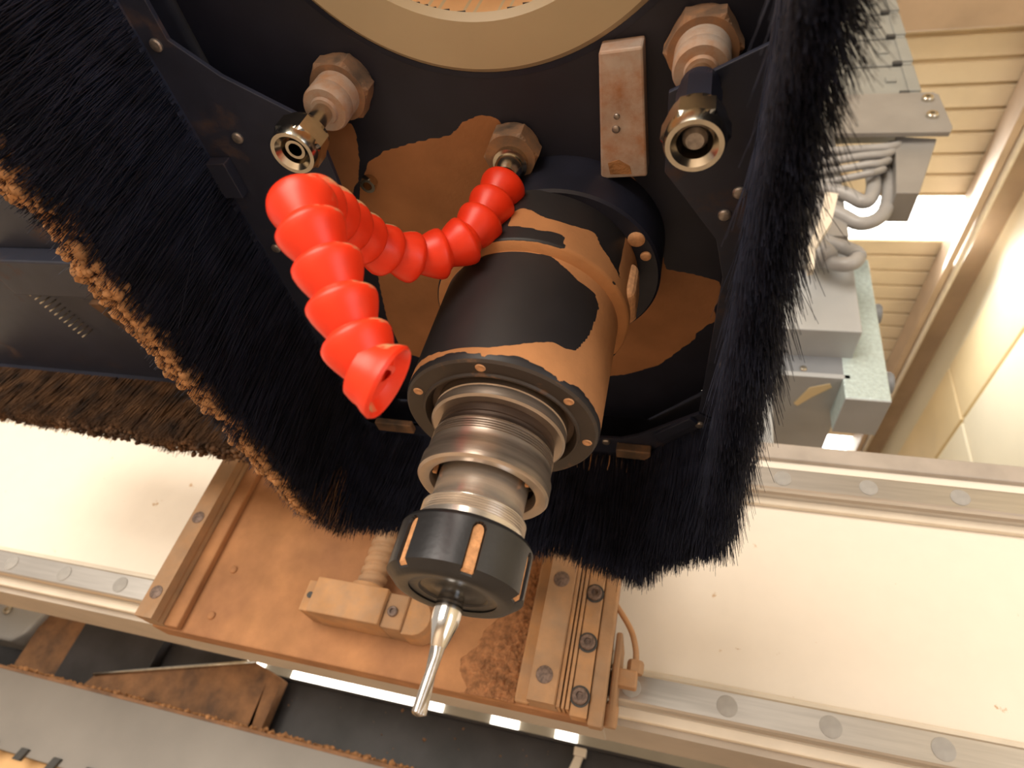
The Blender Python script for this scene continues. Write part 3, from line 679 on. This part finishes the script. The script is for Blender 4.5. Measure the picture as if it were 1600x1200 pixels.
# one segment: round socket end that tapers to a neck which sits in the next socket
seg = [(.0070, .0022), (.0094, .0004), (.0103, .0000), (.0110, .0010), (.0111, .0024), (.0106, .0048), (.0098, .0072), (.0084, .0108), (.0074, .0132), (.0068, .0145), (.0066, .0160), (.0050, .0165)]
ball = [(.0064, -.0040), (.0078, -.0028), (.0089, -.0008), (.0092, .0015), (.0088, .0040), (.0070, .0062)]
seg_me = lathe([(r * 1.18, z) for r, z in seg], 40, smooth_ang=50); ball_me = lathe([(r * 1.12, z) for r, z in ball], 36, smooth_ang=60)
for i in range(NS):
    a = on(i * step); b = on((i + 1) * step); dr = (b - a).normalized(); q = dr.to_track_quat('Z', 'Y').to_euler()
    k = step / .0148
    sgo = link('hose_segment', seg_me, 'hose', hs, a, q, (1, 1, k))
    if i: link('ball_joint', ball_me, 'hose', hs, a, q)
a = on(END); dr = Vector((.80, .30, -.20)).normalized()
link('nozzle_ring', lathe([(.0070, -.006), (.0106, -.005), (.0118, -.0015), (.0122, .0010), (.0134, .0032), (.0142, .0058), (.0134, .0070), (.0116, .0060), (.0096, .003), (.0056, .002), (0, .002)], 40, smooth_ang=40), 'hose', hs, a, dr.to_track_quat('Z', 'Y').to_euler())
link('hex_fitting', hexnut(.0165, .014, 0, -.1045, .1965, 1.3600), 'hexdust', hs)
link('hose_nipple', lathe([(0, .0), (.0060, .0), (.0068, .002), (.0080, .006), (.0080, .010), (.0100, .0105), (.0100, .015), (0, .015)], 32, -.1042, .1985, 1.3460), 'chrome', hs)

# ================================================================== neighbouring hood on the left
nh = thing('neighbouring_hood', 'second dark dust hood with brown dusty bristles at the left edge', 'dust hood', (-.55, .4, 1.375))
link('hood_plate', box(-.86, -.318, .10, .505, 1.392, 1.398, .001), 'frame', nh)
link('inner_rib', box(-.64, -.40, .30, .345, 1.372, 1.392, .002), 'frame', nh)
link('corner_bracket', prism([(-.545, .345), (-.430, .345), (-.430, .420), (-.520, .405)], 1.366, 1.392, 'z', .001), 'bristle_brown', nh)
link('rear_holder', box(-.86, -.318, .494, .506, 1.384, 1.394, .001), 'frame', nh)
w6 = wob(6, .006, 9)
b, d, L, r, bend = brush_row((-.86, .50), (-.318, .50), 1.386, 6500, .016, lambda t: .062 + .020 * t + w6(t), .10, (0, 1), .0008, .06)
d[:, 0] -= .10
o = link('bristle_strip', bristle_mesh(b, d, L, r, bend), 'bristle_brown', nh); o['kind'] = 'stuff'
link('bristle_bundle', box(-.86, -.318, .498, .504, 1.330, 1.388), 'bristle_brown', nh)
nl = 1500; c = np.zeros((nl, 3)); t = RNG.random(nl); c[:, 0] = -.80 + .44 * t; c[:, 1] = .492 + .02 * RNG.random(nl); c[:, 2] = 1.386 - (.062 + .020 * t) + .010 * RNG.random(nl) - .001
o = link('dust_crust', lumps_mesh(c, .0012 + .0024 * RNG.random(nl) ** 2), 'bristle_brown', nh); o['kind'] = 'stuff'
for k in range(18):
    y = .32 + .0055 * k; x = -.640 + .0013 * k
    link('staple_wire', tube([(x, y, 1.3925), (x - .002, y, 1.386), (x - .005, y, 1.380)], .0008, 6, 2), 'chrome', nh)

# ================================================================== drive housing on top of the beam, right
dh = thing('drive_housing', 'grey drive housing with pale hammered end plate above the right of the beam', 'drive housing', (.2, .95, 1.536))
link('upper_box', box(.06, .2802, .8335, .99, 1.8454, 2.06, .002), 'blue_grey', dh)
link('recess_panel', box(.06, .268, .9005, .985, 1.80, 1.8454), 'blue_dark', dh)
link('base_box', box(.02, .2740, .9000, 1.16, 1.7985, 1.808, .001), 'blue_grey', dh)
link('hammered_end_plate', box(.2620, .3315, .9000, .9985, 1.7581, 2.105, .003), 'hammer', dh)
link('end_plate_foot', box(.2625, .3310, .9010, .9980, 1.7565, 1.7600, .001), 'blue_grey', dh)
link('support_post', box(.03, .15, .90, 1.05, 1.536, 1.80, .003), 'blue_grey', dh)
link('cover_screw', button_mesh(.006, .004), 'chrome', dh, (.2005, .9005, 1.8152), FW)
for x, z in ((.3315, 2.000), (.3315, 1.832)):
    link('side_knob', lathe([(.014, 0), (.014, .004), (.019, .006), (.020, .016), (.018, .020), (0, .020)], 32), 'blue_dark', dh, (x, .945, z), (0, math.pi / 2, 0))
link('tape_scrap', prism([(.215, .93), (.245, .915), (.250, .925), (.225, .955), (.205, .985), (.198, .978)], 1.7977, 1.7985, 'z'), 'board', dh)

# ================================================================== cable chain, bracket and cables
cc = thing('cable_chain', 'grey plastic energy chain rising beside the black hood at upper right', 'cable chain', (.34, .80, 2.44))
for k in range(5):
    z = 2.436 + .126 * k; x1 = .424 + .0024 * k
    lk = link('chain_link', box(.255, x1, .750, .86, z + .004, z + .122, .003), 'chain', cc)
    link('side_strip', box(x1 - .022, x1 + .001, .746, .866, z + .012, z + .118, .002), 'chain', lk)
    link('hinge_slot', box(x1 - .040, x1 - .022, .744, .751, z - .002, z + .010, .001), 'chain_dark', lk)
    link('catch', box(.365, .385, .745, .751, z + .052, z + .072, .002), 'chain', lk)
link('end_bracket', prism([(.250, 2.289), (.448, 2.284), (.4545, 2.300), (.4500, 2.420), (.4420, 2.430), (.250, 2.436)], .742, .752, 'y', .001), 'bracket', cc)
for x, z in ((.4262, 2.4012), (.4250, 2.3393)): link('bracket_bolt', screw_mesh(.0105, .008), 'chrome', cc, (x, .742, z), FW)
link('side_box', prism([(.366, 2.312), (.436, 2.300), (.382, 2.128), (.345, 2.128)], .765, .83, 'y', .002), 'bracket', cc)
link('chain_rail', box(.20, .27, .80, .87, 2.05, 2.44, .002), 'bracket', cc)
def cable(label, pts, r): 
    return tag(link('cable', tube(pts, r, 14), 'cable'), label, 'cable', 'cables under the energy chain')
cable('thick grey cable making the outer loop in front of the bright skylight', [(.16, .80, 2.150), (.2477, .80, 2.120), (.290, .80, 2.085), (.328, .80, 2.108), (.348, .80, 2.175), (.347, .80, 2.26), (.335, .805, 2.33)], .013)
cable('thick grey cable making the inner loop in front of the bright skylight', [(.16, .79, 2.205), (.262, .79, 2.165), (.298, .79, 2.135), (.316, .79, 2.160), (.322, .79, 2.22), (.318, .80, 2.31)], .013)
for k, (z0, z1, lab) in enumerate([(2.262, 2.268, 'topmost thin grey cable just under the grey chain bracket'), (2.236, 2.244, 'second thin grey cable below the grey chain bracket'), (2.214, 2.214, 'bundled grey cable bending down behind the chain box'), (2.190, 2.185, 'lowest thin grey cable of the bundle above the loops')]):
    cable(lab, [(.14, .765 + .012 * k, z0 + .014), (.22, .768 + .008 * k, z0 + .006), (.30, .765, z1), (.350 - .012 * k, .764, z1 + .004), (.372 - .012 * k, .775, z1 + .030), (.370 - .01 * k, .80, z1 + .07)], .0085 - .0006 * k)
cn2 = thing('cable_connector', 'grey curled hose connector hanging at the top of the drive housing', 'connector', (.25, .80, 2.0))
link('curled_hose', tube([(.150, .80, 2.000), (.205, .80, 1.995), (.238, .79, 1.962), (.262, .785, 1.958), (.276, .79, 1.985), (.262, .80, 2.015), (.232, .80, 2.030), (.205, .80, 2.045)], .0125, 14), 'cable', cn2)
link('connector_sleeve', tube([(.198, .785, 2.020), (.212, .783, 1.990), (.222, .780, 1.965)], .020, 20, 2), 'cable', cn2)
link('connector_cap', box(.205, .245, .80, .84, 2.03, 2.075, .004), 'blue_dark', cn2)
tag(link('cream_strip', prism([(0.2093, 2.0391), (0.2287, 2.0354), (0.2137, 1.9619), (0.1863, 1.8978), (0.1806, 1.8454), (0.1732, 1.8422), (0.1742, 1.8974), (0.1947, 1.9616)], .70, .712, 'y'), 'lip'), 'narrow cream metal strip between the hood bristles and the cables', 'metal strip')

# ================================================================== under and behind the beam
tr = thing('machine_tray', 'long grey sheet-metal tray below the beam at the bottom left', 'tray', (-1.0, 1.12, .99))
link('front_face', box(-2.2, .6, 1.100, 1.112, .992, 1.112, .002), 'tray', tr)
link('top_edge', box(-2.2, .6, 1.098, 1.150, 1.109, 1.1145, .001), 'brown', tr)
link('tray_floor', box(-2.2, .6, 1.112, 1.30, 1.02, 1.03), 'tray', tr)
for k in range(6):
    link('hook_tab', prism([(-1.135 + .072 * k, .985), (-1.119 + .072 * k, .985), (-1.112 + .072 * k, 1.004), (-1.128 + .072 * k, 1.004)], 1.094, 1.102, 'y', .001), 'chain_dark', tr)
nl = 900; c = np.zeros((nl, 3)); c[:, 0] = -1.2 + 1.1 * RNG.random(nl); c[:, 1] = 1.100 + .05 * RNG.random(nl); c[:, 2] = 1.1145 + .008 * RNG.random(nl) * np.array([max(0, .4 + noise.noise(Vector((x * 9, 1, 1)))) for x in c[:, 0]])
o = link('sawdust', lumps_mesh(c, .0015 + .004 * RNG.random(nl) ** 2), 'clump'); o['kind'] = 'stuff'; tag(o, 'thin line of sawdust lying along the top edge of the grey tray', 'sawdust')
pn = thing('wooden_sheet', 'strip of light tan wood below the grey tray, bottom left corner', 'wood sheet', (-1.0, 1.14, .85))
link('sheet', box(-2.2, -.4, 1.13, 1.15, .80, .990, .001), 'tanwood', pn)
dp = thing('rear_panel', 'black speckled sheet-metal panel seen in the gap under the beam', 'panel', (-.4, 1.25, 1.1))
link('panel_sheet', box(-.80, .6, 1.205, 1.215, 1.03, 1.213, .001), 'undark', dp)
link('added_backing_sheet', box(-2.2, .6, 1.345, 1.350, 1.03, 1.235), 'undark', dp)  # dark sheet added to hide the bright wall beyond on the left
link('panel_flange', box(-.80, .6, 1.198, 1.24, 1.2105, 1.2155, .001), 'undark', dp)
nl = 90; c = np.zeros((nl, 3)); c[:, 0] = -.75 + .9 * RNG.random(nl); c[:, 1] = 1.205; c[:, 2] = 1.06 + .15 * RNG.random(nl)
o = link('dust_specks', lumps_mesh(c, .0008 + .003 * RNG.random(nl) ** 4), 'brown', dp); o['kind'] = 'stuff'
wd = thing('deflector_plate', 'tan dusty wedge-shaped deflector plate under the beam, left of the bit', 'deflector plate', (-.85, 1.15, 1.12))
link('wedge_sheet', prism([(-1.075, 1.118), (-1.06, 1.140), (-.735, 1.223), (-.700, 1.215), (-.690, 1.115)], 1.165, 1.172, 'y', .001), 'brown', wd)
link('folded_edge', tube([(-1.06, 1.162, 1.141), (-.9, 1.162, 1.182), (-.735, 1.162, 1.224)], .0035, 8, 2), 'chrome', wd)
link('side_fold', prism([(-.700, 1.215), (-.670, 1.205), (-.672, 1.115), (-.70, 1.115)], 1.165, 1.19, 'y', .001), 'brown', wd)
bx = thing('junction_box', 'black box under the beam beside the dusty wedge plate', 'box', (-1.08, 1.22, 1.13))
link('box_body', box(-1.19, -.985, 1.205, 1.32, 1.118, 1.255, .003), 'undark', bx)
link('box_lid', box(-.984, -.80, 1.230, 1.30, 1.118, 1.235, .003), 'undark', bx)
mo = thing('bearing_housing', 'grey rounded bearing housing on a brown bracket at the left edge', 'bearing housing', (-1.36, 1.22, 1.115))
link('housing_body', prism([(-1.52, 1.16), (-1.34, 1.165), (-1.315, 1.185), (-1.30, 1.225), (-1.29, 1.265), (-1.52, 1.275)], 1.20, 1.30, 'y', .006), 'blue_grey', mo)
link('housing_bolt', screw_mesh(.010, .006), 'chrome', mo, (-1.395, 1.20, 1.222), FW)
link('brown_bracket', box(-1.31, -1.192, 1.215, 1.30, 1.118, 1.262, .003), 'brown', mo)
st = thing('white_strut', 'white metal strut sticking up under the beam, right of the router bit', 'strut', (-.12, 1.17, 1.1))
link('strut_bar', prism([(-.150, 1.11), (-.128, 1.11), (-.108, 1.196), (-.120, 1.200)], 1.180, 1.192, 'y', .001), 'lip', st)
link('strut_head', box(-.124, -.104, 1.178, 1.194, 1.195, 1.208, .001), 'lip', st)
